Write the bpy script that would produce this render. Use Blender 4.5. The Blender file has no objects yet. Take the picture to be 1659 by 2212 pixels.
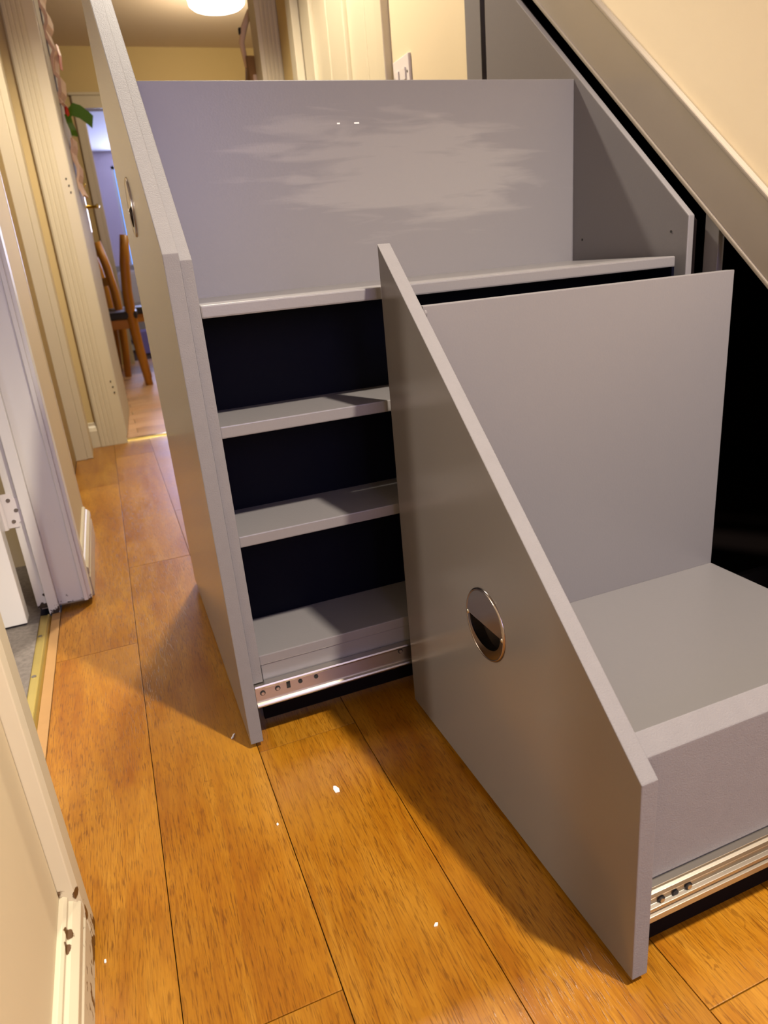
import bpy, bmesh, math, random
from mathutils import Vector, Matrix
random.seed(7)
S = bpy.context.scene
COL = S.collection

# ------------------------------------------------------------------ camera
F_PX, W_PX, H_PX = 1509.77, 1659, 2212
cam_d = bpy.data.cameras.new('camera'); cam = bpy.data.objects.new('camera', cam_d); COL.objects.link(cam)
yaw, pit, rol = 0.3452, 0.3474, -0.0909
fw = Vector((math.sin(yaw)*math.cos(pit), math.cos(yaw)*math.cos(pit), -math.sin(pit)))
r0 = Vector((math.cos(yaw), -math.sin(yaw), 0)); u0 = r0.cross(fw)
rr = math.cos(rol)*r0 + math.sin(rol)*u0; uu = -math.sin(rol)*r0 + math.cos(rol)*u0
CAMZ = 0.69
cam.matrix_world = Matrix(((rr.x, uu.x, -fw.x, 0), (rr.y, uu.y, -fw.y, 0), (rr.z, uu.z, -fw.z, CAMZ), (0, 0, 0, 1)))
cam_d.sensor_fit = 'VERTICAL'; cam_d.sensor_height = 36; cam_d.lens = F_PX/H_PX*36
cam_d.clip_start = 0.02
cam_d.dof.use_dof = True; cam_d.dof.focus_distance = 0.85; cam_d.dof.aperture_fstop = 8
S.camera = cam
S.cycles.diffuse_bounces = 2; S.cycles.max_bounces = 6

# ------------------------------------------------------------------ world, lights, exposure
w = bpy.data.worlds.new('world'); S.world = w; w.use_nodes = True
w.node_tree.nodes['Background'].inputs[0].default_value = (0.55, 0.65, 1.0, 1)
w.node_tree.nodes['Background'].inputs[1].default_value = 0.02
S.view_settings.view_transform = 'Standard'; S.view_settings.look = 'None'
S.view_settings.exposure = 0.12; S.view_settings.gamma = 1.0; S.view_settings.use_curve_mapping = False
def point(name, loc, power, col, rad):
    d = bpy.data.lights.new(name, 'POINT'); d.energy = power; d.color = col; d.shadow_soft_size = rad
    o = bpy.data.objects.new(name, d); COL.objects.link(o); o.location = loc; return o
LAMPS = ((0.88, -0.42, 2.40), (0.36, 2.28, 2.40))
for i, L in enumerate(LAMPS):
    sd = bpy.data.lights.new('hall_downlight_beam', 'SPOT'); sd.energy = (450, 220)[i]; sd.color = (1.0, 0.88, 0.72); sd.shadow_soft_size = 0.05
    sd.spot_size = math.radians(112); sd.spot_blend = 0.45
    so = bpy.data.objects.new('hall_downlight_beam', sd); COL.objects.link(so); so.location = L
point('dining_bulb', (1.10, 5.38, 2.24), 34, (1.0, 0.80, 0.52), 0.10)
# daylight through the glazed front door behind the photographer, and through the window of the room on the left
def area(name, loc, rot, sx, sy, power, col):
    d = bpy.data.lights.new(name, 'AREA'); d.shape = 'RECTANGLE'; d.size = sx; d.size_y = sy; d.energy = power; d.color = col
    o = bpy.data.objects.new(name, d); COL.objects.link(o); o.location = loc; o.rotation_euler = rot; return o
area('front_door_daylight', (0.42, -1.56, 1.35), (math.radians(90), 0, 0), 0.6, 1.1, 19, (0.60, 0.54, 1.0))
point('left_room_fill', (-1.6, 1.40, 0.95), 55, (1.0, 0.86, 0.68), 0.12)  # added low fill to brighten the drawer fronts, no lamp known there
area('left_room_daylight', (-1.6, -0.85, 1.3), (math.radians(90), 0, 0), 1.2, 1.2, 9, (0.66, 0.74, 1.0))
area('far_room_daylight', (1.26, 11.38, 1.5), (math.radians(-90), 0, 0), 1.4, 1.5, 75, (0.62, 0.66, 1.0))

# ------------------------------------------------------------------ materials
def mat(name, col, rough=0.5, metal=0.0, spec=0.5, bump=0.0, bscale=200, var=0.0, vscale=6, emit=None, coat=0.0):
    m = bpy.data.materials.new(name); m.use_nodes = True
    nt = m.node_tree; b = nt.nodes['Principled BSDF']
    b.inputs['Base Color'].default_value = (*col, 1); b.inputs['Roughness'].default_value = rough
    b.inputs['Metallic'].default_value = metal; b.inputs['Specular IOR Level'].default_value = spec
    b.inputs['Coat Weight'].default_value = coat
    tc = nt.nodes.new('ShaderNodeTexCoord')
    if bump:
        n = nt.nodes.new('ShaderNodeTexNoise'); n.inputs['Scale'].default_value = bscale; n.inputs['Detail'].default_value = 3
        bp = nt.nodes.new('ShaderNodeBump'); bp.inputs['Strength'].default_value = bump; bp.inputs['Distance'].default_value = 0.001
        nt.links.new(tc.outputs['Object'], n.inputs['Vector']); nt.links.new(n.outputs['Fac'], bp.inputs['Height'])
        nt.links.new(bp.outputs['Normal'], b.inputs['Normal'])
    if var:
        n = nt.nodes.new('ShaderNodeTexNoise'); n.inputs['Scale'].default_value = vscale; n.inputs['Detail'].default_value = 4
        mx = nt.nodes.new('ShaderNodeMix'); mx.data_type = 'RGBA'
        mx.inputs['A'].default_value = (*[c*(1-var) for c in col], 1); mx.inputs['B'].default_value = (*[min(1, c*(1+var)) for c in col], 1)
        nt.links.new(tc.outputs['Object'], n.inputs['Vector']); nt.links.new(n.outputs['Fac'], mx.inputs['Factor'])
        nt.links.new(mx.outputs['Result'], b.inputs['Base Color'])
    if emit:
        b.inputs['Emission Color'].default_value = (*emit[0], 1); b.inputs['Emission Strength'].default_value = emit[1]
    return m
def N(nt, t, **kw):
    n = nt.nodes.new(t)
    for k, v in kw.items():
        if k in n.inputs: n.inputs[k].default_value = v
        else: setattr(n, k, v)
    return n
def math_n(nt, op, a, b=None, clamp=False):
    n = nt.nodes.new('ShaderNodeMath'); n.operation = op; n.use_clamp = clamp
    for i, v in enumerate((a, b)):
        if v is None: continue
        if isinstance(v, (int, float)): n.inputs[i].default_value = v
        else: nt.links.new(v, n.inputs[i])
    return n.outputs[0]
def ramp(nt, fac, stops):
    n = nt.nodes.new('ShaderNodeValToRGB'); e = n.color_ramp.elements
    while len(e) < len(stops): e.new(0.5)
    for i, (p, c) in enumerate(stops): e[i].position = p; e[i].color = (*c, 1)
    nt.links.new(fac, n.inputs[0]); return n.outputs[0]
def mixc(nt, f, a, b, blend='MIX'):
    n = nt.nodes.new('ShaderNodeMix'); n.data_type = 'RGBA'; n.blend_type = blend
    for s, v in (('Factor', f), ('A', a), ('B', b)):
        if isinstance(v, (int, float)): n.inputs[s].default_value = v
        elif isinstance(v, tuple): n.inputs[s].default_value = (*v, 1)
        else: nt.links.new(v, n.inputs[s])
    return n.outputs['Result']
GREY = (0.165, 0.156, 0.160)
def wood_floor(name, light, mid, dark, swap=False, scuff=True):
    m = bpy.data.materials.new(name); m.use_nodes = True; nt = m.node_tree; b = nt.nodes['Principled BSDF']
    tc = N(nt, 'ShaderNodeTexCoord'); oi = N(nt, 'ShaderNodeObjectInfo')
    off = N(nt, 'ShaderNodeVectorMath', operation='SCALE'); off.inputs[0].default_value = (13, 29, 7); nt.links.new(oi.outputs['Random'], off.inputs['Scale'])
    add = N(nt, 'ShaderNodeVectorMath', operation='ADD'); nt.links.new(tc.outputs['Object'], add.inputs[0]); nt.links.new(off.outputs[0], add.inputs[1])
    def mapped(s):
        mp = N(nt, 'ShaderNodeMapping'); mp.inputs['Scale'].default_value = (s[1], s[0], s[2]) if swap else s
        nt.links.new(add.outputs[0], mp.inputs['Vector']); return mp.outputs[0]
    def noise(s, detail=4, rough=0.55, dist=0.0):
        n = N(nt, 'ShaderNodeTexNoise', Scale=1.0, Detail=detail, Roughness=rough, Distortion=dist); nt.links.new(mapped(s), n.inputs['Vector']); return n.outputs['Fac']
    broad = noise((16, 2.2, 1), 5, 0.6, 1.2); fine = noise((700, 30, 1), 3, 0.6); pores = noise((620, 46, 1), 2, 0.5); cloud = noise((5, 4, 1), 4)
    c = ramp(nt, broad, [(0.25, dark), (0.5, mid), (0.78, light)])
    c = mixc(nt, math_n(nt, 'MULTIPLY', math_n(nt, 'SUBTRACT', fine, 0.44, True), 2.6, True), c, tuple(x*0.72 for x in dark))
    pm = math_n(nt, 'MULTIPLY', math_n(nt, 'SUBTRACT', pores, 0.565, True), 10, True)
    c = mixc(nt, math_n(nt, 'MULTIPLY', pm, 0.62), c, tuple(x*0.42 for x in dark))
    c = mixc(nt, math_n(nt, 'MULTIPLY', math_n(nt, 'SUBTRACT', cloud, 0.45, True), 1.4, True), c, light)
    if scuff:
        v = noise((150, 60, 1), 2, 0.4, 1.0); z = noise((7, 3, 1), 2)
        sm = math_n(nt, 'MULTIPLY', math_n(nt, 'MULTIPLY', math_n(nt, 'SUBTRACT', v, 0.62, True), 14, True), math_n(nt, 'MULTIPLY', math_n(nt, 'SUBTRACT', z, 0.52, True), 8, True))
        c = mixc(nt, math_n(nt, 'MULTIPLY', sm, 0.5), c, tuple(x*0.5 for x in dark))
    hv = N(nt, 'ShaderNodeHueSaturation', Saturation=1.0); nt.links.new(c, hv.inputs['Color'])
    nt.links.new(math_n(nt, 'ADD', math_n(nt, 'MULTIPLY', oi.outputs['Random'], 0.22), 0.89), hv.inputs['Value'])
    nt.links.new(hv.outputs[0], b.inputs['Base Color'])
    b.inputs['Specular IOR Level'].default_value = 0.6
    nt.links.new(math_n(nt, 'ADD', math_n(nt, 'MULTIPLY', cloud, 0.25), 0.20), b.inputs['Roughness'])
    bp = N(nt, 'ShaderNodeBump', Strength=0.25, Distance=0.0008); nt.links.new(pm, bp.inputs['Height']); bp.invert = True; nt.links.new(bp.outputs[0], b.inputs['Normal'])
    return m
def wiped_grey():
    m = mat('grey_paint_wiped', GREY, 0.36, bump=0.12, bscale=300); nt = m.node_tree; b = nt.nodes['Principled BSDF']
    tc = N(nt, 'ShaderNodeTexCoord'); sx = N(nt, 'ShaderNodeSeparateXYZ'); nt.links.new(tc.outputs['Object'], sx.inputs[0])
    n1 = N(nt, 'ShaderNodeTexNoise', Scale=1.0, Detail=5.0, Distortion=0.6); mp = N(nt, 'ShaderNodeMapping'); mp.inputs['Scale'].default_value = (6, 1, 46); mp.inputs['Rotation'].default_value = (0, math.radians(14), 0)
    nt.links.new(tc.outputs['Object'], mp.inputs[0]); nt.links.new(mp.outputs[0], n1.inputs['Vector'])
    # wiped arc: between an ellipse's edge and its inside
    dx = math_n(nt, 'DIVIDE', math_n(nt, 'SUBTRACT', sx.outputs[0], 0.54), 0.26)
    zz = math_n(nt, 'ADD', sx.outputs[2], math_n(nt, 'MULTIPLY', math_n(nt, 'SUBTRACT', sx.outputs[0], 0.54), 0.10))
    dz = math_n(nt, 'DIVIDE', math_n(nt, 'SUBTRACT', zz, 0.828), 0.090)
    d = math_n(nt, 'SQRT', math_n(nt, 'ADD', math_n(nt, 'MULTIPLY', dx, dx), math_n(nt, 'MULTIPLY', dz, dz)))
    d2 = math_n(nt, 'ADD', d, math_n(nt, 'MULTIPLY', math_n(nt, 'SUBTRACT', n1.outputs['Fac'], 0.5), 2.2))
    msk = math_n(nt, 'MULTIPLY', math_n(nt, 'SUBTRACT', 1.0, d2, True), 2.6, True)
    # chalky dashes along one line
    n2 = N(nt, 'ShaderNodeTexNoise', Scale=30.0, Detail=3.0); nt.links.new(sx.outputs[0], n2.inputs['Vector'])
    ln = math_n(nt, 'LESS_THAN', math_n(nt, 'ABSOLUTE', math_n(nt, 'SUBTRACT', sx.outputs[2], 0.903)), 0.0011)
    dash = math_n(nt, 'MULTIPLY', ln, math_n(nt, 'MULTIPLY', math_n(nt, 'GREATER_THAN', n2.outputs['Fac'], 0.615), math_n(nt, 'GREATER_THAN', sx.outputs[0], 0.36)))
    c = mixc(nt, math_n(nt, 'MULTIPLY', msk, 0.50), GREY, (0.26, 0.245, 0.235))
    c = mixc(nt, dash, c, (0.85, 0.83, 0.80)); nt.links.new(c, b.inputs['Base Color'])
    return m
def worn_paint(name, col, zlow, dirt=(0.05, 0.03, 0.02), rough=0.4, scale=90, thr=0.56, spots=()):
    m = mat(name, col, rough, bump=0.05, bscale=120); nt = m.node_tree; b = nt.nodes['Principled BSDF']
    g = N(nt, 'ShaderNodeNewGeometry'); sx = N(nt, 'ShaderNodeSeparateXYZ'); nt.links.new(g.outputs['Position'], sx.inputs[0])
    n = N(nt, 'ShaderNodeTexNoise', Scale=float(scale), Detail=3.0); nt.links.new(g.outputs['Position'], n.inputs['Vector'])
    low = math_n(nt, 'MULTIPLY', math_n(nt, 'SUBTRACT', zlow, sx.outputs[2]), 1/zlow, True)
    k = math_n(nt, 'MULTIPLY', math_n(nt, 'SUBTRACT', math_n(nt, 'ADD', n.outputs['Fac'], math_n(nt, 'MULTIPLY', low, 0.35)), thr+0.22, True), 16, True)
    for c_, r_ in spots:
        vd = N(nt, 'ShaderNodeVectorMath', operation='DISTANCE'); nt.links.new(g.outputs['Position'], vd.inputs[0]); vd.inputs[1].default_value = c_
        e_ = math_n(nt, 'MULTIPLY', math_n(nt, 'SUBTRACT', math_n(nt, 'ADD', math_n(nt, 'MULTIPLY', math_n(nt, 'SUBTRACT', n.outputs['Fac'], 0.5), 2.2), 1.0), math_n(nt, 'DIVIDE', vd.outputs['Value'], r_)), 5, True)
        k = math_n(nt, 'MAXIMUM', k, e_)
    n3 = N(nt, 'ShaderNodeTexNoise', Scale=3.0, Detail=4.0); nt.links.new(g.outputs['Position'], n3.inputs['Vector'])
    base = mixc(nt, n3.outputs['Fac'], tuple(c*0.93 for c in col), tuple(min(1, c*1.05) for c in col))
    nt.links.new(mixc(nt, k, base, dirt), b.inputs['Base Color']); return m
M = dict(
    grey=mat('grey_satin_paint', GREY, 0.34, bump=0.12, bscale=300, var=0.03, vscale=4),
    face=mat('grey_sprayed_front', GREY, 0.20, bump=0.02, bscale=300, var=0.03, vscale=4),
    edge=mat('grey_paint_on_cut_edge', tuple(c*1.02 for c in GREY), 0.6, spec=0.22, bump=0.4, bscale=650, var=0.06, vscale=60),
    wiped=wiped_grey(),
    string=mat('grey_gloss_stair_paint', (0.30, 0.262, 0.212), 0.25, bump=0.10, bscale=60, var=0.06, vscale=7),
    dark=mat('shade_black_board', (0.001, 0.0012, 0.006), 0.6, spec=0.08),  # near-black colour in place of the deep shade behind the shelves
    void=mat('shade_black_understairs', (0.006, 0.004, 0.004), 0.95, spec=0.05),  # darkness of the unlit space under the stairs put into the colour
    floor=wood_floor('golden_oak_laminate', (0.40, 0.195, 0.020), (0.30, 0.120, 0.0045), (0.20, 0.058, 0.001)),
    floor2=wood_floor('pale_beech_laminate', (0.72, 0.47, 0.26), (0.64, 0.38, 0.19), (0.55, 0.29, 0.13), swap=True, scuff=False),
    sub=mat('dark_floor_joint', (0.05, 0.022, 0.006), 0.9),
    cream=mat('cream_wall_paint', (0.55, 0.455, 0.295), 0.65, bump=0.15, bscale=40, var=0.025, vscale=3),
    cream_lit=mat('cream_wall_paint_lit', (0.72, 0.61, 0.42), 0.65, bump=0.15, bscale=40, var=0.04, vscale=3),  # lighter copy of the wall cream, extra light put into the colour
    wall2=mat('golden_wall_paint', (0.50, 0.37, 0.16), 0.7, bump=0.15, bscale=40),
    ceil=mat('ceiling_paint', (0.72, 0.60, 0.47), 0.8),
    trim=mat('cream_gloss_trim', (0.52, 0.455, 0.32), 0.33, var=0.03, vscale=5),
    leafp=mat('cream_eggshell_door', (0.50, 0.44, 0.33), 0.7, spec=0.25),
    wornc=worn_paint('chipped_cream_gloss', (0.52, 0.455, 0.32), 0.10, dirt=(0.085, 0.04, 0.012), scale=75, thr=0.62, spots=(((-0.163, 0.668, 0.086), 0.012), ((-0.148, 0.664, 0.085), 0.006), ((-0.147, 0.672, 0.045), 0.008), ((-0.146, 0.70, 0.0), 0.018), ((-0.146, 0.66, 0.0), 0.020), ((-0.157, 0.615, 0.080), 0.007), ((-0.157, 0.60, 0.080), 0.006))),
    wornw=worn_paint('white_gloss_rotten_at_foot', (0.72, 0.70, 0.64), 0.045, scale=75, thr=0.53, dirt=(0.03, 0.018, 0.012), spots=(((-0.252, 1.622, 0.012), 0.016), ((-0.247, 1.622, 0.045), 0.006))),
    white=mat('white_gloss', (0.74, 0.72, 0.68), 0.3),
    door_shade=mat('shade_toned_door', (0.25, 0.155, 0.03), 0.45),  # olive shade of the door recess put into the leaf colour
    steel=mat('zinc_runner_steel', (0.50, 0.475, 0.42), 0.30, metal=1.0),
    nickel=mat('brushed_nickel', (0.33, 0.29, 0.275), 0.20, metal=1.0),
    cup=mat('dark_pull_recess', (0.10, 0.085, 0.08), 0.3, metal=1.0),
    hole=mat('hole_black', (0.01, 0.01, 0.01), 0.8),
    brass=mat('brass', (0.80, 0.64, 0.22), 0.22, metal=1.0),
    brasst=mat('brass_threshold', (0.74, 0.60, 0.20), 0.33, metal=0.85, var=0.12, vscale=9),
    carpet=mat('grey_carpet', (0.15, 0.13, 0.115), 0.95, bump=1.0, bscale=350, var=0.5, vscale=120),
    strip=mat('pale_wood_beading', (0.36, 0.20, 0.07), 0.5, var=0.1, vscale=30),
    lampd=mat('lit_lamp_diffuser', (1, 1, 1), 0.5, emit=((1.0, 0.95, 0.84), 14)),
    bulb=mat('lit_bulb_glass', (1, 1, 1), 0.5, emit=((1.0, 0.86, 0.62), 6)),
    lampb=mat('lamp_body_white', (0.85, 0.84, 0.80), 0.4),
    plastic=mat('white_plastic', (0.58, 0.53, 0.50), 0.35),
    pine=mat('orange_pine', (0.52, 0.22, 0.02), 0.4, var=0.15, vscale=14),
    seat=mat('black_leather', (0.012, 0.011, 0.011), 0.45),
    flake=mat('white_paint_flake', (0.85, 0.84, 0.80), 0.6),
    peach=mat('peach_paper', (0.80, 0.55, 0.38), 0.7, var=0.12, vscale=18),
    green=mat('green_ribbon', (0.08, 0.22, 0.01), 0.5),
    red=mat('red_ribbon', (0.65, 0.04, 0.01), 0.5),
    bag=mat('brown_canvas', (0.26, 0.14, 0.05), 0.85, var=0.2, vscale=20), bagp=mat('pinkish_canvas', (0.60, 0.44, 0.32), 0.85),
    lilac=mat('lilac_wall_paint', (0.72, 0.62, 0.68), 0.7), bluew=mat('pale_blue_ceiling', (0.82, 0.80, 0.84), 0.7),
    sky=mat('blue_sky_window_pane', (0.1, 0.3, 0.8), 0.2, emit=((0.10, 0.36, 1.0), 1.6)),
    frost=mat('lit_frosted_pane', (0.6, 0.65, 0.9), 0.4, emit=((0.62, 0.68, 1.0), 0.15)),
    greyc=mat('grey_upholstery', (0.42, 0.41, 0.46), 0.9, var=0.15, vscale=30), whitec=mat('white_cushion', (0.8, 0.78, 0.84), 0.9),
    hingem=mat('painted_hinge', (0.74, 0.70, 0.66), 0.35), screw=mat('dull_screw', (0.35, 0.33, 0.31), 0.35, metal=1.0),
    violet=mat('violet_plastic', (0.25, 0.22, 0.75), 0.4),
)

# ------------------------------------------------------------------ helpers
def box(bm, x0, x1, y0, y1, z0, z1):
    vs = [bm.verts.new((x, y, z)) for x in (x0, x1) for y in (y0, y1) for z in (z0, z1)]
    for f in ((0, 1, 3, 2), (4, 6, 7, 5), (0, 4, 5, 1), (2, 3, 7, 6), (0, 2, 6, 4), (1, 5, 7, 3)): bm.faces.new([vs[i] for i in f])
    return bm
def prism(bm, pts, axis, a0, a1):
    def P(p, a): return {'x': (a, p[0], p[1]), 'y': (p[0], a, p[1]), 'z': (p[0], p[1], a)}[axis]
    A = [bm.verts.new(P(p, a0)) for p in pts]; B = [bm.verts.new(P(p, a1)) for p in pts]
    n = len(pts); bm.faces.new(A); bm.faces.new(list(reversed(B)))
    for i in range(n): bm.faces.new((A[i], B[i], B[(i+1) % n], A[(i+1) % n]))
    return bm
def cyl(bm, c, r, h, axis='x', seg=24, r2=None):
    rot = {'x': Matrix.Rotation(math.pi/2, 4, 'Y'), 'y': Matrix.Rotation(-math.pi/2, 4, 'X'), 'z': Matrix.Identity(4)}[axis]
    bmesh.ops.create_cone(bm, cap_ends=True, segments=seg, radius1=r, radius2=r if r2 is None else r2, depth=h, matrix=Matrix.Translation(c) @ rot)
    return bm
def tube(bm, pts, radii, seg=10):
    rings = []; ov = (Vector(pts[-1]) - Vector(pts[0])).normalized(); ref = Vector((0, 1, 0)) if abs(ov.z) > 0.7 else Vector((0, 0, 1))
    for i, p in enumerate(pts):
        p = Vector(p); d = (Vector(pts[min(i+1, len(pts)-1)]) - Vector(pts[max(i-1, 0)])).normalized()
        a = d.cross(ref).normalized(); b_ = d.cross(a)
        rd = radii[i] if isinstance(radii, (list, tuple)) else radii
        rings.append([bm.verts.new(p + rd*(math.cos(2*math.pi*k/seg)*a + math.sin(2*math.pi*k/seg)*b_)) for k in range(seg)])
    for A, B in zip(rings, rings[1:]):
        for k in range(seg): bm.faces.new((A[k], A[(k+1) % seg], B[(k+1) % seg], B[k]))
    bm.faces.new(rings[0]); bm.faces.new(list(reversed(rings[-1]))); return bm
def lathe(bm, prof, c, axis='z', seg=40):
    rings = []
    for r, h in prof:
        ring = []
        for k in range(seg):
            a = 2*math.pi*k/seg; ca, sa = r*math.cos(a), r*math.sin(a)
            ring.append(bm.verts.new({'z': (c[0]+ca, c[1]+sa, c[2]+h), 'x': (c[0]+h, c[1]+ca, c[2]+sa)}[axis]))
        rings.append(ring)
    for A, B in zip(rings, rings[1:]):
        for k in range(seg): bm.faces.new((A[k], A[(k+1) % seg], B[(k+1) % seg], B[k]))
    return bm
def obj(name, bm, m, parent=None, bevel=0.0, smooth=False, bevsel=None, seg=2):
    bmesh.ops.recalc_face_normals(bm, faces=bm.faces)
    if bevel:
        es = [e for e in bm.edges if len(e.link_faces) == 2 and e.calc_face_angle(0) > 0.5 and (bevsel is None or bevsel(e))]
        bmesh.ops.bevel(bm, geom=es, offset=bevel, segments=seg, affect='EDGES', profile=0.6)
    me = bpy.data.meshes.new(name); bm.to_mesh(me); bm.free()
    if smooth:
        for p in me.polygons: p.use_smooth = True
    o = bpy.data.objects.new(name, me); COL.objects.link(o)
    me.materials.append(M[m] if isinstance(m, str) else m)
    if parent is not None: o.parent = parent
    return o
def B(): return bmesh.new()
def bxo(name, d, m, parent=None, bevel=0.0): return obj(name, box(B(), *d), m, parent, bevel)
def tag(o, label, cat, group=None):
    o['label'] = label; o['category'] = cat
    if group: o['group'] = group
    return o
def struct(o, label=None):
    o['kind'] = 'structure'
    if label: o['label'] = label
    return o
def empty(name, loc=(0, 0, 0)):
    o = bpy.data.objects.new(name, None); COL.objects.link(o); o.location = loc; o.empty_display_size = 0.05; return o
def adopt(root):            # parts were built in world coordinates: keep them in place under an offset empty
    bpy.context.view_layer.update()
    for ch in root.children: ch.matrix_parent_inverse = root.matrix_world.inverted()
SL = 0.8838
def rects(bm, *ds):
    for d in ds: box(bm, *d)
    return bm

# ------------------------------------------------------------------ the setting
XW = -0.165            # left wall of the hall
XS = 0.92              # face of the cupboard frame and stair string
YD = 3.36              # wall with the doorway to the dining room
ZC = 2.43
# floor and its planks
fl = struct(bxo('floor', (-0.222, 1.85, -1.65, 3.40, -0.06, -0.010), 'sub'), 'golden oak laminate floor of the hall')
joints = {-1: 1.365, 0: 0.502, 1: 0.907, 2: 0.10, 3: 1.62, 4: 0.66, 5: 1.2}
LP = 1.285
for k in range(-1, 7):
    x0 = -0.065 + 0.155*k; x1 = x0 + 0.155; y = joints.get(k, 0.4)
    while y > -1.64: y -= LP
    while y < 3.39:
        a, b_ = max(y, -1.64), min(y+LP, 3.392)
        if b_ - a > 0.02:
            xm, ym = (x0+x1)/2, (a+b_)/2
            o = obj('plank', box(B(), x0-xm+0.0005, x1-xm-0.0005, a-ym+0.0006, b_-ym-0.0006, -0.010, 0), 'floor', fl, 0.0005); o.location = (xm, ym, 0)
        y += LP
fl2 = struct(bxo('floor_dining', (-1.6, 2.6, 3.405, 12.0, -0.06, -0.006), 'sub'), 'pale beech laminate floor of the dining room')
y = 3.405
while y < 6.9:
    for xa_, xb_ in ((-1.0, 0.05), (0.05, 1.25)) if int(round(y/0.13)) % 2 else ((-0.5, 0.62), (0.62, 1.8)):
        xm = (xa_+xb_)/2
        o = obj('plank', box(B(), xa_-xm+0.001, xb_-xm-0.001, -0.064, 0.064, -0.006, 0), 'floor2', fl2); o.location = (xm, y+0.065, 0)
    y += 0.13
struct(bxo('floor_carpet', (-3.0, -0.262, -0.9, 1.95, -0.05, 0.006), 'carpet'), 'grey carpet beyond the white doorway')
struct(bxo('ceiling', (-3.1, 2.7, -1.75, 12.1, ZC, ZC+0.1), 'ceil'), 'tan lit ceiling')
# left wall with its doorways
XI = -0.265
bm = rects(B(), (XI, XW, -1.65, 0.69, 0, ZC), (XI, XW, 0.69, 1.645, 2.02, ZC), (XI, XW, 1.645, 2.14, 0, ZC), (XI, XW, 2.14, 3.13, 2.02, ZC), (XI, -0.161, 3.175, YD, 0, ZC))
struct(obj('wall_left', bm, 'cream'), 'cream painted left wall of the hall')
bm = rects(B(), (-0.70, -0.121, YD, YD+0.09, 0, ZC), (-0.121, 0.90, YD, YD+0.09, 2.05, ZC), (0.90, 2.6, YD, YD+0.09, 0, ZC))
struct(obj('wall_doorway', bm, 'wall2'), 'golden cream wall around the dining room doorway')
# right wall: beyond the cupboard and above the string
struct(bxo('wall_right', (0.93, 1.03, 1.688, 2.205, 0, ZC), 'cream'), 'cream wall between the grey cupboard and the panelled door')
bm = rects(B(), (0.93, 1.03, 2.205, 3.10, 2.03, ZC), (0.93, 1.03, 3.10, YD, 0, ZC)); struct(obj('wall_right_end', bm, 'wall2'), 'golden strip of wall beside the panelled door')
def zst(y): return 0.895 + 0.893*(y-1)      # upper edge of the string
bm = prism(B(), [(0.13, zst(0.13)), (1.688, zst(1.688)), (1.688, ZC), (0.13, ZC)], 'x', 0.9225, 1.03)
struct(obj('wall_stair', bm, 'cream_lit'), 'cream plaster wall above the grey stair string')
struct(obj('wall_back', rects(B(), (-0.30, 0.10, -1.75, -1.65, 0, ZC), (0.75, 1.95, -1.75, -1.65, 0, ZC), (0.10, 0.75, -1.75, -1.65, 2.0, ZC)), 'cream'), 'cream wall around the front door')
# front door with frosted glazing (behind the camera)
d5 = struct(bxo('door_5', (0.10, 0.75, -1.72, -1.68, 0, 0.75), 'white')); 
obj('door_frame', rects(B(), (0.10, 0.20, -1.72, -1.68, 0.75, 2.0), (0.65, 0.75, -1.72, -1.68, 0.75, 2.0), (0.20, 0.65, -1.72, -1.68, 1.9, 2.0)), 'white', d5)
bxo('pane', (0.20, 0.65, -1.705, -1.695, 0.75, 1.9), 'frost', d5)
# room on the left and its window
struct(obj('wall_left_room', rects(B(), (-3.1, -3.0, -0.95, 2.0, 0, ZC), (-3.1, -2.3, -1.0, -0.9, 0, ZC), (-0.9, XI, -1.0, -0.9, 0, ZC), (-2.3, -0.9, -1.0, -0.9, 0, 0.7), (-2.3, -0.9, -1.0, -0.9, 1.9, ZC), (-3.1, XI, 1.95, 2.05, 0, ZC)), 'cream'), 'walls of the room on the left')
w2 = struct(obj('window_2', rects(B(), (-2.3, -2.22, -0.97, -0.93, 0.7, 1.9), (-0.98, -0.9, -0.97, -0.93, 0.7, 1.9), (-2.22, -0.98, -0.97, -0.93, 0.7, 0.78), (-2.22, -0.98, -0.97, -0.93, 1.82, 1.9)), 'white'))
bxo('pane', (-2.22, -0.98, -0.955, -0.945, 0.78, 1.82), 'frost', w2)
# dining room and the room beyond it
YF = 6.70
bm = rects(B(), (-1.6, 0.19, YF, YF+0.1, 0, ZC), (0.19, 1.05, YF, YF+0.1, 2.0, ZC), (1.05, 2.6, YF, YF+0.1, 0, ZC))
struct(obj('wall_dining', bm, 'wall2'), 'golden far wall of the dining room')
struct(obj('wall_dining_sides', rects(B(), (-1.7, -1.6, YD, YF, 0, ZC), (2.6, 2.7, YD, YF, 0, ZC)), 'wall2'))
bm = rects(B(), (0.165, 0.193, YF-0.019, YF+0.1, 0, 2.0), (0.12, 0.1935, YF-0.018, YF, 0, 2.07), (0.12, 1.12, YF-0.022, YF, 2.0, 2.09), (0.10, 1.14, YF-0.035, YF, 2.09, 2.11))
struct(obj('trim_7', bm, 'trim', bevel=0.004), 'door casing on the golden dining room wall')
struct(obj('wall_far_room', rects(B(), (-1.0, 0.53, 11.4, 11.5, 0, ZC), (0.53, 2.0, 11.4, 11.5, 0, 0.8), (0.53, 2.0, 11.4, 11.5, 2.21, ZC), (2.0, 2.6, 11.4, 11.5, 0, ZC), (-1.1, -1.0, YF+0.1, 11.4, 0, ZC), (2.6, 2.7, YF+0.1, 11.4, 0, ZC)), 'lilac'), 'lilac walls of the far room')
struct(bxo('ceiling_far_room', (-1.0, 2.6, YF+0.12, 11.4, ZC-0.03, ZC-0.002), 'bluew'), 'pale blue ceiling of the far room')
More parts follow.
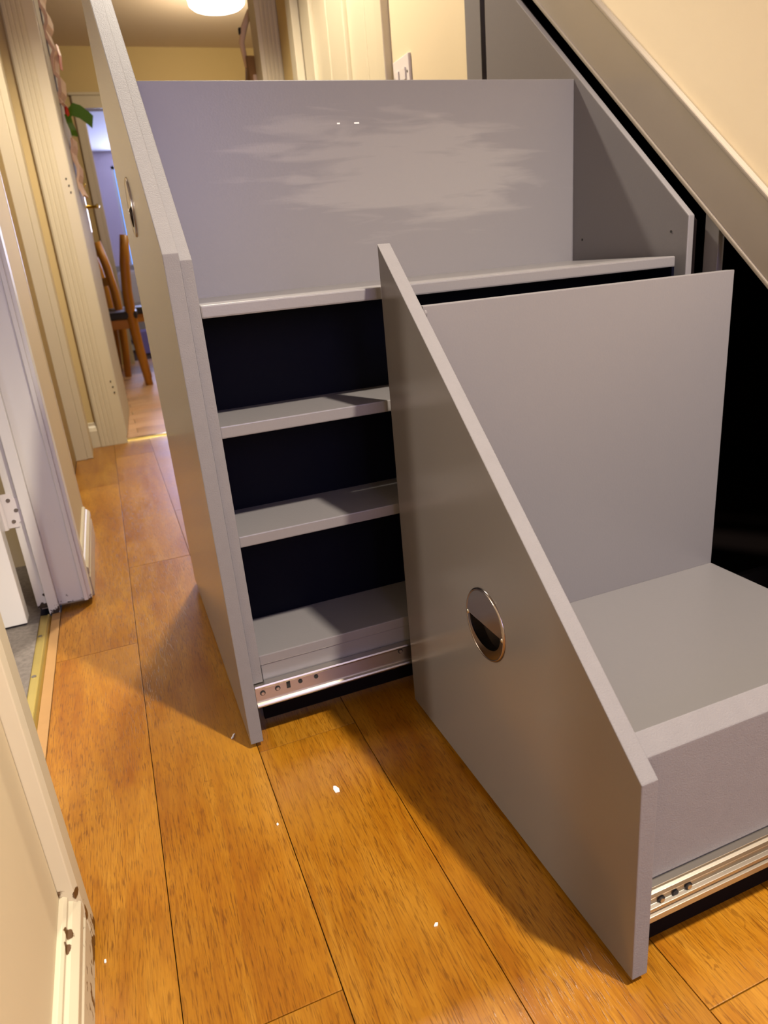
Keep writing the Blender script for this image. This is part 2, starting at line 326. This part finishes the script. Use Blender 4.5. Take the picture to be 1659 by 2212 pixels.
w1 = struct(obj('window_1', rects(B(), (0.53, 0.57, 11.40, 11.46, 0.8, 2.21), (1.22, 1.28, 11.40, 11.46, 0.8, 2.21), (1.94, 2.0, 11.40, 11.46, 0.8, 2.21), (0.53, 2.0, 11.40, 11.46, 2.17, 2.21), (0.53, 2.0, 11.40, 11.46, 0.8, 0.86)), 'white'), 'window of the far room showing blue sky')
bxo('pane', (0.57, 1.22, 11.43, 11.435, 0.86, 2.17), 'sky', w1); bxo('pane', (1.28, 1.94, 11.43, 11.435, 0.86, 2.17), 'sky', w1)

# skirting boards
def skirting(x, y0, y1, name, m, lab, h=0.087):
    p = [(0, 0), (0.018, 0), (0.018, 0.046), (0.015, 0.050), (0.015, 0.054), (0.0185, 0.058), (0.0185, 0.070), (0.012, 0.077), (0.008, 0.079), (0.008, 0.084), (0.005, h), (0, h)]
    return struct(obj(name, prism(B(), [(x+a, b_) for a, b_ in p], 'y', y0, y1), m, bevel=0.0008), lab)
skirting(XW, -1.64, 0.664, 'baseboard_left', 'wornc', 'chipped cream moulded skirting board')
skirting(XW, 1.662, 2.125, 'baseboard_left_far', 'trim', 'cream moulded skirting beyond the white doorway')
p = [(0, 0), (-0.018, 0), (-0.018, 0.075), (-0.012, 0.09), (-0.006, 0.098), (-0.006, 0.11), (0, 0.112)]
struct(obj('baseboard_doorway', prism(B(), [(YD+a, b_) for a, b_ in p], 'x', -0.17, -0.121), 'trim', bevel=0.001))
struct(obj('baseboard_right', prism(B(), [(0.93+a, b_) for a, b_ in p], 'y', 1.69, 2.17), 'trim'))
# casing of the doorway to the room on the left: near leg, far leg with stop and lining, head
def casing(x, y0, y1, flip, z1, name, m, lab):
    # moulded architrave on a wall facing +x; flip puts the thin bead on the near side
    w_ = y1-y0; p = [(0, 0), (0.010, 0), (0.014, 0.004), (0.014, 0.008), (0.011, 0.010), (0.011, 0.013), (0.018, 0.022), (0.0185, w_-0.008), (0.015, w_), (0, w_)]
    q = [(x+a, (y1-b_) if flip else (y0+b_)) for a, b_ in p]
    return struct(obj(name, prism(B(), q, 'z', 0, z1), m, bevel=0.0012), lab)
casing(XW, 0.660, 0.723, True, 2.08, 'trim_1', 'wornc', 'cream architrave beside the chipped skirting')
struct(bxo('trim_2', (XI, XW+0.003, 0.690, 0.712, 0, 2.02), 'wornc', bevel=0.001))
bm = rects(B(), (XI-0.001, XW+0.002, 1.622, 1.645, 0.012, 2.02), (-0.243, -0.221, 1.604, 1.6225, 0, 2.02), (XW-0.002, -0.158, 1.612, 1.625, 0.012, 2.04), (XW-0.001, -0.150, 1.617, 1.66, 0.012, 2.08))
struct(obj('trim_3', bm, 'wornw', bevel=0.0018), 'white door lining with stop, dark and rotten at its foot')
struct(bxo('trim_4', (XI, -0.149, 0.69, 1.645, 2.02, 2.04), 'wornc'))
# the open white door into the left room
d1 = struct(bxo('door_1', (-1.03, -0.283, 1.560, 1.600, 0.012, 2.0), 'white', bevel=0.0015), 'white door standing open into the carpeted room')
for z in (0.25, 1.70):
    h = obj('hinge', box(B(), -0.281, -0.2445, 1.6195, 1.6235, z-0.038, z+0.038), 'hingem', d1, bevel=0.0)
    bm = h.data; 
    hb = bmesh.new(); hb.from_mesh(bm)
    es = [e for e in hb.edges if abs(e.verts[0].co.y-e.verts[1].co.y) > 0.002 and e.verts[0].co.x > -0.25]
    bmesh.ops.bevel(hb, geom=es, offset=0.011, segments=5, affect='EDGES'); hb.to_mesh(bm); hb.free()
    obj('knuckle', cyl(B(), (-0.2815, 1.612, z), 0.006, 0.076, 'z', 12), 'hingem', h)
    for a, b_ in ((-0.264, 0.024), (-0.254, 0.0), (-0.264, -0.024)):
        obj('screw', cyl(B(), (a, 1.6188, z+b_), 0.0042, 0.0022, 'y', 14), 'screw', h)
# doorway 2 further along the left wall: door leaf coloured for the shade of its recess, in a cream lining
d2 = struct(bxo('door_2', (-0.262, -0.219, 2.17, 3.125, 0.008, 2.0), 'door_shade'), 'door set back in the left wall, recess shade in its colour')
bm = rects(B(), (-0.262, -0.1755, 3.127, 3.175, 0, 2.03), (-0.1755, -0.1525, 3.135, 3.19, 0, 2.06), (-0.262, XW+0.001, 2.14, 2.165, 0, 2.03), (-0.262, -0.1525, 2.14, 3.19, 2.0, 2.03))
struct(obj('trim_5', bm, 'trim', bevel=0.003), 'cream lining and architrave of the recessed door')
bxo_ = struct(bxo('wall_left_end', (-0.30, -0.1535, 3.19, 3.33, 0, ZC), 'cream'))
# casing of the doorway to the dining room: fluted legs
def fluted(x0, x1, m, name, lab):
    s = 1 if x1 > x0 else -1; n = abs(x1-x0)
    p = [(0, 0), (0, 0.018)]
    for i in range(4):
        a = 0.006 + i*0.017
        p += [(a, 0.0225), (a+0.010, 0.0235), (a+0.0135, 0.0205)]
    p += [(0.078, 0.022), (n, 0.020), (n, -0.09), (n-0.02, -0.09), (n-0.02, 0)]
    q = [(x0+s*a, YD-b_) for a, b_ in p]
    return struct(obj(name, prism(B(), q, 'z', 0, 2.05), m, bevel=0.001), lab)
t6 = fluted(-0.121, -0.004, 'trim', 'trim_6', 'cream fluted casing beside the dining room door')
for zc in (1.072, 0.258):
    for i in range(3): obj('screw_hole', cyl(B(), (-0.019-0.003*(i == 0)+0.002*i, YD-0.0215, zc+0.025-0.025*i), 0.0032, 0.004, 'y', 10), 'hole', t6)
fluted(0.931, 0.836, 'trim', 'trim_8', 'cream fluted casing on the far side of the panelled door')
struct(bxo('trim_9', (-0.121, 0.931, YD-0.022, YD+0.09, 2.02, 2.08), 'trim'))
# dining room door leaf, open, with brass lever
d3 = struct(empty('door_3', (0.0, 3.455, 0))); d3['label'] = 'cream dining room door standing open'
an = math.atan2(0.040, 0.74)
leaf = obj('leaf', rects(B(), (-0.036, 0.0, 0.0, 0.745, 0.012, 1.99)), 'leafp', d3, 0.002)
hp = bxo('handle_plate', (0.0, 0.003, 0.665, 0.705, 0.94, 1.12), 'brass', d3, 0.001)
bm = tube(B(), [(0.002, 0.685, 1.06), (0.052, 0.685, 1.06), (0.058, 0.675, 1.06), (0.058, 0.58, 1.056)], 0.008); obj('door_handle', bm, 'brass', d3, smooth=True)
obj('door_knob', lathe(B(), [(0.0, 0.024), (0.008, 0.022), (0.011, 0.014), (0.006, 0.005), (0.006, 0.0)], (0.0, 0.64, 1.155), 'x', 14), 'brass', d3, smooth=True)
d3.rotation_euler.z = -an
# panelled door in the right wall
d4 = struct(empty('door_4', (0.95, 2.24, 0)), 'cream panelled door in the right wall')
bm = rects(B(), (0.945, 0.985, 2.24, 2.39, 0.01, 2.0), (0.945, 0.985, 2.605, 2.755, 0.01, 2.0), (0.945, 0.985, 2.97, 3.075, 0.01, 2.0))
for z0, z1 in ((0.01, 0.2), (0.8, 0.95), (1.83, 2.0)): rects(bm, (0.9455, 0.985, 2.39, 2.605, z0, z1), (0.9455, 0.985, 2.755, 2.97, z0, z1))
obj('stiles', bm, 'trim', d4)
for a, b_ in ((2.39, 2.605), (2.755, 2.97)):
    for z0, z1 in ((0.2, 0.8), (0.95, 1.83)):
        pn = bxo('panel', (0.960, 0.975, a, b_, z0, z1), 'trim', d4)
        bm = rects(B(), (0.943, 0.962, a, a+0.018, z0, z1), (0.943, 0.962, b_-0.018, b_, z0, z1), (0.943, 0.962, a, b_, z0, z0+0.018), (0.943, 0.962, a, b_, z1-0.018, z1))
        obj('moulding', bm, 'trim', pn, 0.005)
adopt(d4)
bm = rects(B(), (0.905, 0.945, 2.165, 2.175, 0, 2.06), (0.912, 0.945, 2.175, 2.238, 0, 2.06), (0.912, 0.945, 3.08, 3.15, 0, 2.06), (0.912, 0.945, 2.175, 3.15, 2.0, 2.06))
struct(obj('trim_10', bm, 'trim', bevel=0.004), 'cream architrave of the panelled door')

# thresholds
t = empty('threshold_strip', (-0.252, 1.15, 0.0)); tag(t, 'brass threshold strip with screws between grey carpet and oak floor', 'threshold')
p = [(-0.0135, 0.0), (-0.0135, 0.0085), (-0.009, 0.0095), (0.004, 0.008), (0.0065, 0.0105), (0.009, 0.008), (0.0135, 0.0015), (0.0135, 0.0)]
obj('strip', prism(B(), [(a, b_-0.006) for a, b_ in p], 'y', -0.435, 0.452), 'brasst', t)
for yy in (0.3466, 0.1756, -0.16): obj('screw', cyl(B(), (-0.004, yy, 0.0032), 0.0045, 0.0016, 'z', 14), 'screw', t)
tag(bxo('floor_beading', (-0.238, -0.2203, 0.715, 1.603, -0.012, 0.0015), 'strip'), 'narrow pale wooden beading along the brass threshold strip', 'beading')
tag(obj('threshold_bar', prism(B(), [(3.385, -0.003), (3.42, -0.003), (3.415, 0.006), (3.39, 0.006)], 'x', -0.022, 0.84), 'brass'), 'gold threshold bar in the dining room doorway', 'threshold')

# ------------------------------------------------------------------ staircase and cupboard frame
st = empty('staircase', (0.95, 0.12, 0)); tag(st, 'grey painted stair string sloping down above the open drawers', 'staircase')
def zlo(y): return 0.785 + 0.8890*(y-1)
ya, yb = 0.125, 1.70
obj('string', prism(B(), [(ya, zlo(ya)), (yb, zlo(yb)), (yb, zst(yb)), (ya, zst(ya))], 'x', 0.912, 0.922), 'string', st, 0.0012)
dz = 0.005
obj('string_cap', prism(B(), [(ya, zst(ya)-dz), (yb, zst(yb)-dz), (yb, zst(yb)+0.005), (ya, zst(ya)+0.005)], 'x', 0.9085, 0.922), 'string', st, 0.003, seg=3)
obj('string_lip', prism(B(), [(ya, zlo(ya)-0.001), (yb, zlo(yb)-0.001), (yb, zlo(yb)+0.008), (ya, zlo(ya)+0.008)], 'x', 0.9085, 0.922), 'string', st, 0.002)
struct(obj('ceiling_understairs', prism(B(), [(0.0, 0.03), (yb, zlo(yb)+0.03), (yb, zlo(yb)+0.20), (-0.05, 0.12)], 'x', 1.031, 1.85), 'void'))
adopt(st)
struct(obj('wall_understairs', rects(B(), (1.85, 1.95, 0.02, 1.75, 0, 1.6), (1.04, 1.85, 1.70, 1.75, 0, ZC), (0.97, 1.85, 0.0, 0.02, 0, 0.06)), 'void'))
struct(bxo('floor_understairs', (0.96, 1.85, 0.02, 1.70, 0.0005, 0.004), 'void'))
fr = empty('cupboard_frame', (0.95, 0.91, 0)); tag(fr, 'grey upright posts framing the cupboard openings below the stair string', 'frame')
obj('post', prism(B(), [(0.8945, 0.0), (0.9235, 0.0), (0.9235, zlo(0.9235)-0.002), (0.8945, zlo(0.8945)-0.002)], 'x', 0.914, 0.926), 'grey', fr, 0.001)
obj('post', prism(B(), [(1.6165, 0.0), (1.6875, 0.0), (1.6875, zlo(1.6875)-0.002), (1.6165, zlo(1.6165)-0.002)], 'x', 0.914, 0.926), 'grey', fr, 0.001)
adopt(fr)

# ------------------------------------------------------------------ drawers
def panel_with_hole(pts, x0, x1, hc, hr, seg=40):
    bm = B(); vs = [bm.verts.new((x0, a, b_)) for a, b_ in pts]
    hv = [bm.verts.new((x0, hc[0]+hr*math.cos(2*math.pi*k/seg), hc[1]+hr*math.sin(2*math.pi*k/seg))) for k in range(seg)]
    es = [bm.edges.new((vs[i], vs[(i+1) % len(vs)])) for i in range(len(vs))] + [bm.edges.new((hv[i], hv[(i+1) % seg])) for i in range(seg)]
    g = bmesh.ops.triangle_fill(bm, use_beauty=True, use_dissolve=False, edges=es)
    fs = [f for f in g['geom'] if isinstance(f, bmesh.types.BMFace)]
    ex = bmesh.ops.extrude_face_region(bm, geom=fs); nv = [v for v in ex['geom'] if isinstance(v, bmesh.types.BMVert)]
    bmesh.ops.translate(bm, vec=(x1-x0, 0, 0), verts=nv)
    return bm
def faced(root):            # sprayed face smooth, sawn edges rougher
    o = root.children[-1]; o.data.materials.append(M['face'])
    for p in o.data.polygons:
        if p.normal.x < -0.9: p.material_index = 1
def not_hole(hc, hr):
    def f(e):
        return all(math.hypot(v.co.y-hc[0], v.co.z-hc[1]) > hr*1.05 for v in e.verts)
    return f
def flush_pull(parent, x, yc, zc, r):
    # round plate: rim, upper half plate, pocket below
    pl = obj('flush_pull', lathe(B(), [(r*0.93, -0.0005), (r*0.93, -0.0022), (r*0.965, -0.0028), (r, -0.0010), (r, 0.0)], (x, yc, zc), 'x', 56), 'nickel', parent, smooth=True)
    ri = r*0.94
    bm = B(); half = [(yc+ri*math.cos(a), zc+ri*math.sin(a)) for a in [math.pi*k/28 for k in range(29)]]
    prism(bm, half, 'x', x-0.0024, x-0.0010); obj('half_plate', bm, 'nickel', pl, 0.0004)
    # crescent lip at the foot of the pocket
    out = [(yc+ri*math.cos(a), zc+ri*math.sin(a)) for a in [math.pi+math.pi*k/28 for k in range(29)]]
    inn = [(yc+ri*0.86*math.cos(a), zc+ri*0.70*math.sin(a)) for a in [2*math.pi-math.pi*k/28 for k in range(29)]]
    bm = prism(B(), out+inn, 'x', x-0.0022, x-0.0010); obj('lip', bm, 'nickel', pl)
    obj('pocket', lathe(B(), [(r*0.825, -0.0008), (r*0.80, 0.0135), (0.0004, 0.0140)], (x, yc, zc), 'x', 48), 'cup', pl, smooth=False)
    for s in (1, -1):
        sc = obj('screw', lathe(B(), [(0.0001, -0.0034), (0.002, -0.0034), (0.0034, -0.0022), (0.0034, 0)], (x, yc+s*r*0.90, zc), 'x', 14), 'steel', pl, smooth=True)
    return pl
def runner(parent, x0, x1, y, z0, z1, holes, ridges):
    h = z1-z0; m_ = (z0+z1)/2
    if ridges: p = [(y+0.012, z0), (y-0.001, z0), (y-0.001, z0+0.007), (y+0.003, z0+0.008), (y+0.003, z0+0.011), (y, z0+0.012), (y, z0+0.016), (y+0.004, z0+0.017), (y+0.004, z1-0.011), (y+0.001, z1-0.010), (y-0.0005, z1-0.007), (y+0.001, z1-0.004), (y+0.004, z1-0.003), (y+0.004, z1), (y+0.012, z1)]
    else: p = [(y+0.012, z0), (y-0.001, z0), (y-0.002, z0+0.0025), (y-0.001, z0+0.005), (y+0.0035, z0+0.006), (y+0.0035, z1-0.006), (y-0.001, z1-0.005), (y-0.002, z1-0.0025), (y-0.001, z1), (y+0.012, z1)]
    rn = obj('runner', prism(B(), p, 'x', x0, x1), 'steel', parent, 0.0004)
    for kind, hx, hz in holes:
        if kind == 'hole': obj('screw_hole', cyl(B(), (hx, y+0.0032, hz), 0.0034, 0.0016, 'y', 14), 'hole', rn)
        elif kind == 'slot': obj('screw_slot', rects(B(), (hx-0.0028, hx+0.0028, y+0.0024, y+0.0038, hz-0.006, hz+0.006)), 'hole', rn, 0.0)
        else:
            obj('screw_hole', cyl(B(), (hx, y+0.0034, hz), 0.0042, 0.0012, 'y', 16), 'hole', rn)
            obj('screw', cyl(B(), (hx, y+0.0022, hz), 0.0026, 0.002, 'y', 12), 'steel', rn)
    return rn

# low drawer nearest the foot of the stairs
dA = empty('pull_out_drawer', (0.36, 0.64, 0)); tag(dA, 'low grey drawer pulled out at the foot of the stairs, round steel pull', 'drawer')
xa, ta, y0, y1, z0 = 0.3492, 0.0182, 0.3823, 0.9048, 0.010
hA = (0.6515, 0.2720); rA = 0.0455
zA = lambda y: 0.2458 + SL*(y-y0)
obj('front_panel', panel_with_hole([(y0, z0), (y1, z0), (y1, zA(y1)), (y0, zA(y0))], xa, xa+ta, hA, rA*0.83), 'edge', dA, 0.0012, bevsel=not_hole(hA, rA)); faced(dA)
flush_pull(dA, xa, hA[0], hA[1], rA)
xi, xr = xa+ta, 0.866
bxo('far_side', (xi, xr, 0.8138, 0.829, 0.05, 0.6306), 'grey', dA, 0.0012)
obj('near_side', prism(B(), [(0.398, 0.110), (0.4155, 0.110), (0.4155, zA(0.4155)-0.003), (0.398, zA(0.398)-0.003)], 'x', xi, xr), 'edge', dA, 0.0012)
bxo('near_plinth', (xi, xr, 0.3990, 0.4145, 0.0700, 0.1098), 'grey', dA)
bxo('tray_floor', (xi, xr-0.001, 0.4157, 0.8136, 0.149, 0.164), 'grey', dA, 0.0008)
runner(dA, xi+0.002, 1.1, 0.3860, 0.0715, 0.1094, [('screw', 0.386, 0.0905), ('hole', 0.403, 0.0905), ('screw', 0.419, 0.0915)], True)
bxo('far_runner', (xi+0.002, 1.1, 0.8295, 0.841, 0.0715, 0.1094), 'steel', dA)
obj('paint_run', lathe(B(), [(0.0001, 0.004), (0.002, 0.003), (0.0028, 0.0), (0.0018, -0.004), (0.0001, -0.005)], (xi+0.0015, 0.811, 0.622), 'z', 8), 'edge', dA, smooth=True)
bxo('kickboard', (xi, xr, 0.415, 0.420, 0.003, 0.069), 'void', dA)
adopt(dA)

# tall drawer with shelves open to the side
dB = empty('tall_pull_out_drawer', (0.10, 1.25, 0)); tag(dB, 'tall grey drawer pulled out, deep top bay and open side shelves', 'drawer')
xb, x1b, x2b = 0.0806, 0.0998, 0.1155
y0, y1 = 0.9171, 1.5938
zB = lambda y: 0.7162 + SL*(y-0.9171)
hB = (1.305, 0.802)
obj('front_panel', panel_with_hole([(y0, 0.010), (y1, 0.010), (y1, zB(y1)), (y0, zB(y0))], xb, x1b, hB, rA*0.83), 'edge', dB, 0.0012, bevsel=not_hole(hB, rA)); faced(dB)
flush_pull(dB, xb, hB[0], hB[1], rA)
zBi = lambda y: 0.7079 + SL*(y-0.9269)
obj('inner_panel', prism(B(), [(0.9269, 0.106), (1.585, 0.106), (1.585, zBi(1.585)), (0.9269, zBi(0.9269))], 'x', x1b+0.0002, x2b), 'edge', dB, 0.0012)
xrB = 0.883
obj('rear_panel', prism(B(), [(0.9269, 0.07), (1.5415, 0.07), (1.5415, 0.7118+SL*(1.5415-0.9269)), (0.9269, 0.7118)], 'x', xrB, xrB+0.012), 'grey', dB, 0.0018)
obj('rear_rail', prism(B(), [(0.9269+0.005, 0.30), (1.53, 0.30), (1.53, 0.705+SL*(1.53-0.9269)), (0.932, 0.704)], 'x', xrB+0.0122, xrB+0.022), 'void', dB)
rp = [o for o in dB.children if o.name.startswith('rear_panel')][0]
for yy, zz in ((1.1967, 0.6901), (0.9632, 0.6904)): obj('screw_hole', cyl(B(), (xrB-0.0001, yy, zz), 0.0022, 0.0012, 'x', 10), 'hole', rp)
bxo('divider', (x2b, xrB, 1.2261, 1.241, 0.07, 0.9653), 'wiped', dB, 0.0012)
bxo('top_shelf', (x2b, 0.861, 0.9273, 1.226, 0.6375, 0.6537), 'grey', dB, 0.0022)
YB = 1.056
for zz in (0.4981, 0.3399, 0.1469): bxo('shelf', (x2b, 0.861, 0.9326, YB, zz-0.0165, zz), 'grey', dB, 0.0016)
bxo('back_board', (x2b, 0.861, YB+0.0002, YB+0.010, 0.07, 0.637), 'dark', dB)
bxo('bay_shade_board', (0.8612, 0.866, 0.9340, YB+0.010, 0.07, 0.637), 'dark', dB)  # added board, coloured near-black where the bay end lies in shade
bxo('plinth_board', (x2b+0.0015, 0.861, 0.9340, 0.950, 0.068, 0.1300), 'grey', dB, 0.0006)
runner(dB, 0.1005, 0.905, 0.9200, 0.0680, 0.1050, [('screw', 0.1117, 0.0895), ('screw', 0.1349, 0.0905), ('slot', 0.1519, 0.0920), ('hole', 0.1708, 0.0915), ('hole', 0.1961, 0.0918), ('screw', 0.3382, 0.0940)], False)
bxo('kickboard', (x2b, 0.861, 0.981, 0.990, 0.003, 0.068), 'void', dB)
adopt(dB)

# ------------------------------------------------------------------ things along the hall
sw = empty('light_switch', (0.93, 2.087, 1.17)); tag(sw, 'white double light switch on the cream wall', 'switch')
bxo('plate', (-0.009, 0.0, -0.055, 0.055, -0.046, 0.042), 'plastic', sw, 0.002)
for s in (-0.024, 0.024): bxo('rocker', (-0.0135, -0.009, s-0.012, s+0.012, -0.018, 0.012), 'plastic', sw, 0.001)
for s in (-0.044, 0.044): obj('screw', cyl(B(), (-0.0092, s, 0.0), 0.0035, 0.0012, 'x', 12), 'screw', sw)
cl = empty('ceiling_light', (1.10, 5.38, ZC)); tag(cl, 'round white lit flush lamp on the dining room ceiling', 'lamp')
obj('body', lathe(B(), [(0.10, 0.0), (0.175, -0.01), (0.185, -0.05), (0.178, -0.06), (0.0001, -0.06)], (0, 0, 0), 'z', 48), 'lampb', cl, smooth=True)
obj('diffuser', lathe(B(), [(0.172, -0.061), (0.182, -0.075), (0.178, -0.10), (0.16, -0.115), (0.08, -0.122), (0.0001, -0.123)], (0, 0, 0), 'z', 48), 'lampd', cl, smooth=True)
for L, lab in zip(LAMPS, ('recessed downlight in the ceiling over the foot of the stairs', 'recessed downlight in the hall ceiling by the panelled door')):
    hl = empty('recessed_downlight', (L[0], L[1], ZC)); tag(hl, lab, 'lamp', 'hall downlights')
    obj('bezel', lathe(B(), [(0.052, -0.001), (0.056, -0.010), (0.078, -0.008), (0.082, 0.0)], (0, 0, 0), 'z', 40), 'lampb', hl, smooth=True)
    obj('lens', lathe(B(), [(0.052, -0.002), (0.0001, -0.002)], (0, 0, 0), 'z', 40), 'bulb', hl)

# chairs in the dining room
def chair():
    c = empty('dining_chair')
    for s in (0, 0.40):
        ps = [(0.02, s, 0), (0.0, s, 0.22), (-0.012, s, 0.45), (-0.008, s, 0.62), (0.012, s, 0.80), (0.045, s, 0.975)]
        obj('back_post', tube(B(), ps, [0.025, 0.028, 0.032, 0.031, 0.030, 0.027], 8), 'pine', c, smooth=True)
        obj('leg', tube(B(), [(-0.40, s, 0), (-0.40, s, 0.44)], [0.017, 0.021], 8), 'pine', c, smooth=True)
        bxo('side_rail', (-0.40, -0.01, s-0.012, s+0.012, 0.39, 0.45), 'pine', c, 0.003)
    bxo('front_rail', (-0.412, -0.388, 0.0, 0.40, 0.39, 0.45), 'pine', c); bxo('back_rail', (-0.02, 0.004, 0, 0.40, 0.39, 0.45), 'pine', c)
    for z, x in ((0.91, 0.030), (0.70, 0.002)): bxo('back_slat', (x-0.008, x+0.008, 0, 0.40, z-0.03, z+0.03), 'pine', c, 0.004)
    bxo('seat_pad', (-0.43, 0.03, -0.025, 0.425, 0.45, 0.50), 'seat', c, 0.014)
    return c
c1 = chair(); c1.location = (0.195, 5.17, 0); c1.rotation_euler.z = math.radians(-3); tag(c1, 'orange pine chair with black seat nearest the dining doorway', 'chair', 'dining chairs')
c2 = chair(); c2.location = (0.062, 6.20, 0); c2.rotation_euler.z = math.radians(188); tag(c2, 'orange pine chair half hidden behind the open door leaf', 'chair', 'dining chairs')
# armchair in the far room with a cushion on it
ac = empty('armchair', (0.55, 8.3, 0)); tag(ac, 'grey armchair in the bluish far room', 'armchair')
bxo('base', (-0.40, 0.40, -0.36, 0.36, 0.10, 0.42), 'greyc', ac, 0.03); bxo('back', (-0.40, 0.40, 0.20, 0.42, 0.42, 0.86), 'greyc', ac, 0.05)
for s in (-1, 1): bxo('arm', (s*0.40-0.07, s*0.40+0.07, -0.36, 0.36, 0.10, 0.62), 'greyc', ac, 0.03)
for a in (-0.3, 0.3):
    for b_ in (-0.28, 0.28): bxo('foot', (a-0.02, a+0.02, b_-0.02, b_+0.02, 0, 0.11), 'white', ac)
tag(obj('cushion', box(B(), 0.24, 0.54, 8.30, 8.495, 0.425, 0.80), 'whitec', bevel=0.07, seg=4), 'white cushion propped on the grey armchair', 'cushion')
tag(bxo('toy_crate', (0.30, 0.62, 7.45, 7.7, 0.0, 0.22), 'violet', bevel=0.01), 'violet plastic crate on the far room floor', 'crate')

# decorations hanging on the dining room door
def ribbon(name, path, width_dir, wd, m, parent=None, th=0.002):
    bm = B(); wv = Vector(width_dir)*wd/2; rows = []
    for i, p in enumerate(path):
        p = Vector(p); d = (Vector(path[min(i+1, len(path)-1)])-Vector(path[max(i-1, 0)])).normalized(); n = d.cross(Vector(width_dir)).normalized()*th/2
        rows.append([bm.verts.new(p-wv-n), bm.verts.new(p+wv-n), bm.verts.new(p+wv+n), bm.verts.new(p-wv+n)])
    for A, C in zip(rows, rows[1:]):
        for k in range(4): bm.faces.new((A[k], A[(k+1) % 4], C[(k+1) % 4], C[k]))
    bm.faces.new(rows[0]); bm.faces.new(list(reversed(rows[-1])))
    return obj(name, bm, m, parent, smooth=False)
def lx(y): return (y-3.455)*math.tan(an)      # face of the open leaf
pa = [(lx(3.80)+0.016+0.010*math.sin(i*1.3)+0.006*math.sin(i*3.1), 3.80+0.01*math.sin(i*0.5), 1.92-0.025*i) for i in range(20)]
tag(ribbon('paper_garland', pa, (0.16, 1, 0), 0.11, 'peach', th=0.014), 'peach paper garland hanging down the open dining room door', 'garland')
pb = [(lx(3.86)+0.014+0.008*math.sin(i*1.6+1), 3.86, 1.32-0.03*i) for i in range(9)]
tag(ribbon('paper_drawing', pb, (0.14, 1, 0), 0.12, 'peach', th=0.010), 'peach paper sheet pinned below the green bow', 'paper')
gb = empty('green_bow', (lx(3.8)+0.02, 3.80, 1.41)); tag(gb, 'green ribbon bow with red tie on the open door', 'bow')
ribbon('loop', [(0.0, 0, 0.0), (0.025, 0, 0.022), (0.055, 0, 0.012), (0.085, 0, -0.014), (0.10, 0, -0.03)], (0.25, 0.2, 0.95), 0.055, 'green', gb, 0.004)
ribbon('tail', [(0.0, 0, 0.0), (0.002, 0, -0.03), (0.010, 0, -0.06), (0.012, 0, -0.085)], (0.6, 0.8, 0), 0.04, 'green', gb, 0.004)
obj('tie', lathe(B(), [(0.0001, 0.035), (0.008, 0.03), (0.010, 0.0), (0.0001, -0.012)], (0.0, 0, 0.0), 'z', 10), 'red', gb, smooth=True)
tag(ribbon('red_ribbon', [(lx(3.8)+0.036, 3.80, 1.68), (lx(3.8)+0.040, 3.80, 1.64), (lx(3.8)+0.034, 3.80, 1.585)], (0.3, 1, 0), 0.03, 'red'), 'short red ribbon on the paper garland', 'ribbon')
# bag hanging on the dining room side of the doorway
bg = empty('hanging_bag', (0.888, 3.53, 1.2)); tag(bg, 'brown canvas bag hanging beside the dining room doorway', 'bag')
bm = B(); box(bm, -0.075, 0.10, -0.06, 0.07, -0.35, 0.36); bmesh.ops.subdivide_edges(bm, edges=bm.edges[:], cuts=3, use_grid_fill=True)
for v in bm.verts: v.co.x += 0.012*math.sin(v.co.z*18+v.co.y*20); v.co.y += 0.01*math.sin(v.co.z*14); 
obj('body', bm, 'bag', bg, smooth=True)
bm = B(); box(bm, -0.065, 0.05, -0.075, -0.045, -0.33, 0.29); obj('pocket', bm, 'bagp', bg, 0.008)
obj('strap', tube(B(), [(-0.07, 0.0, 0.33), (-0.085, -0.02, 0.42), (-0.07, -0.03, 0.47), (-0.03, 0.0, 0.54), (0.0, 0.0, 0.57)], [0.010, 0.012, 0.014, 0.012, 0.010], 8), 'bagp', bg, smooth=True)
obj('buckle', rects(B(), (-0.092, -0.062, -0.032, -0.012, 0.45, 0.475)), 'hole', bg, 0.003)

# paint flakes on the floor
def flake(x, y, pts, lab, rot=0.0):
    bm = prism(B(), pts, 'z', 0.0003, 0.0022)
    o = obj('paint_flake', bm, 'flake', None, 0.0003); o.location = (x, y, 0); o.rotation_euler = (0, 0, rot); tag(o, lab, 'flake', 'paint flakes on the oak floor')
flake(0.1712, 0.7753, [(-0.003, -0.005), (0.003, -0.006), (0.004, 0.0), (0.001, 0.007), (-0.002, 0.008), (-0.004, 0.002)], 'largest white paint flake on the oak floor between the drawers')
flake(0.0604, 0.9635, [(-0.006, -0.002), (-0.001, -0.001), (0.002, 0.002), (0.006, 0.004), (0.002, 0.0045), (-0.001, 0.002), (-0.005, 0.0)], 'curled white paint sliver beside the tall drawer foot', 0.5)
flake(0.2059, 0.5263, [(-0.003, -0.001), (0.001, -0.002), (0.003, 0.001), (0.0, 0.002)], 'small white paint chip on the floor near the low drawer')
flake(0.0810, 0.7497, [(-0.0015, -0.0015), (0.0015, -0.001), (0.001, 0.002), (-0.001, 0.0015)], 'tiny white paint speck on the plank joint')
flake(-0.1365, 0.6412, [(-0.001, -0.002), (0.0012, -0.002), (0.001, 0.002), (-0.001, 0.002)], 'tiny white paint speck by the chipped skirting')
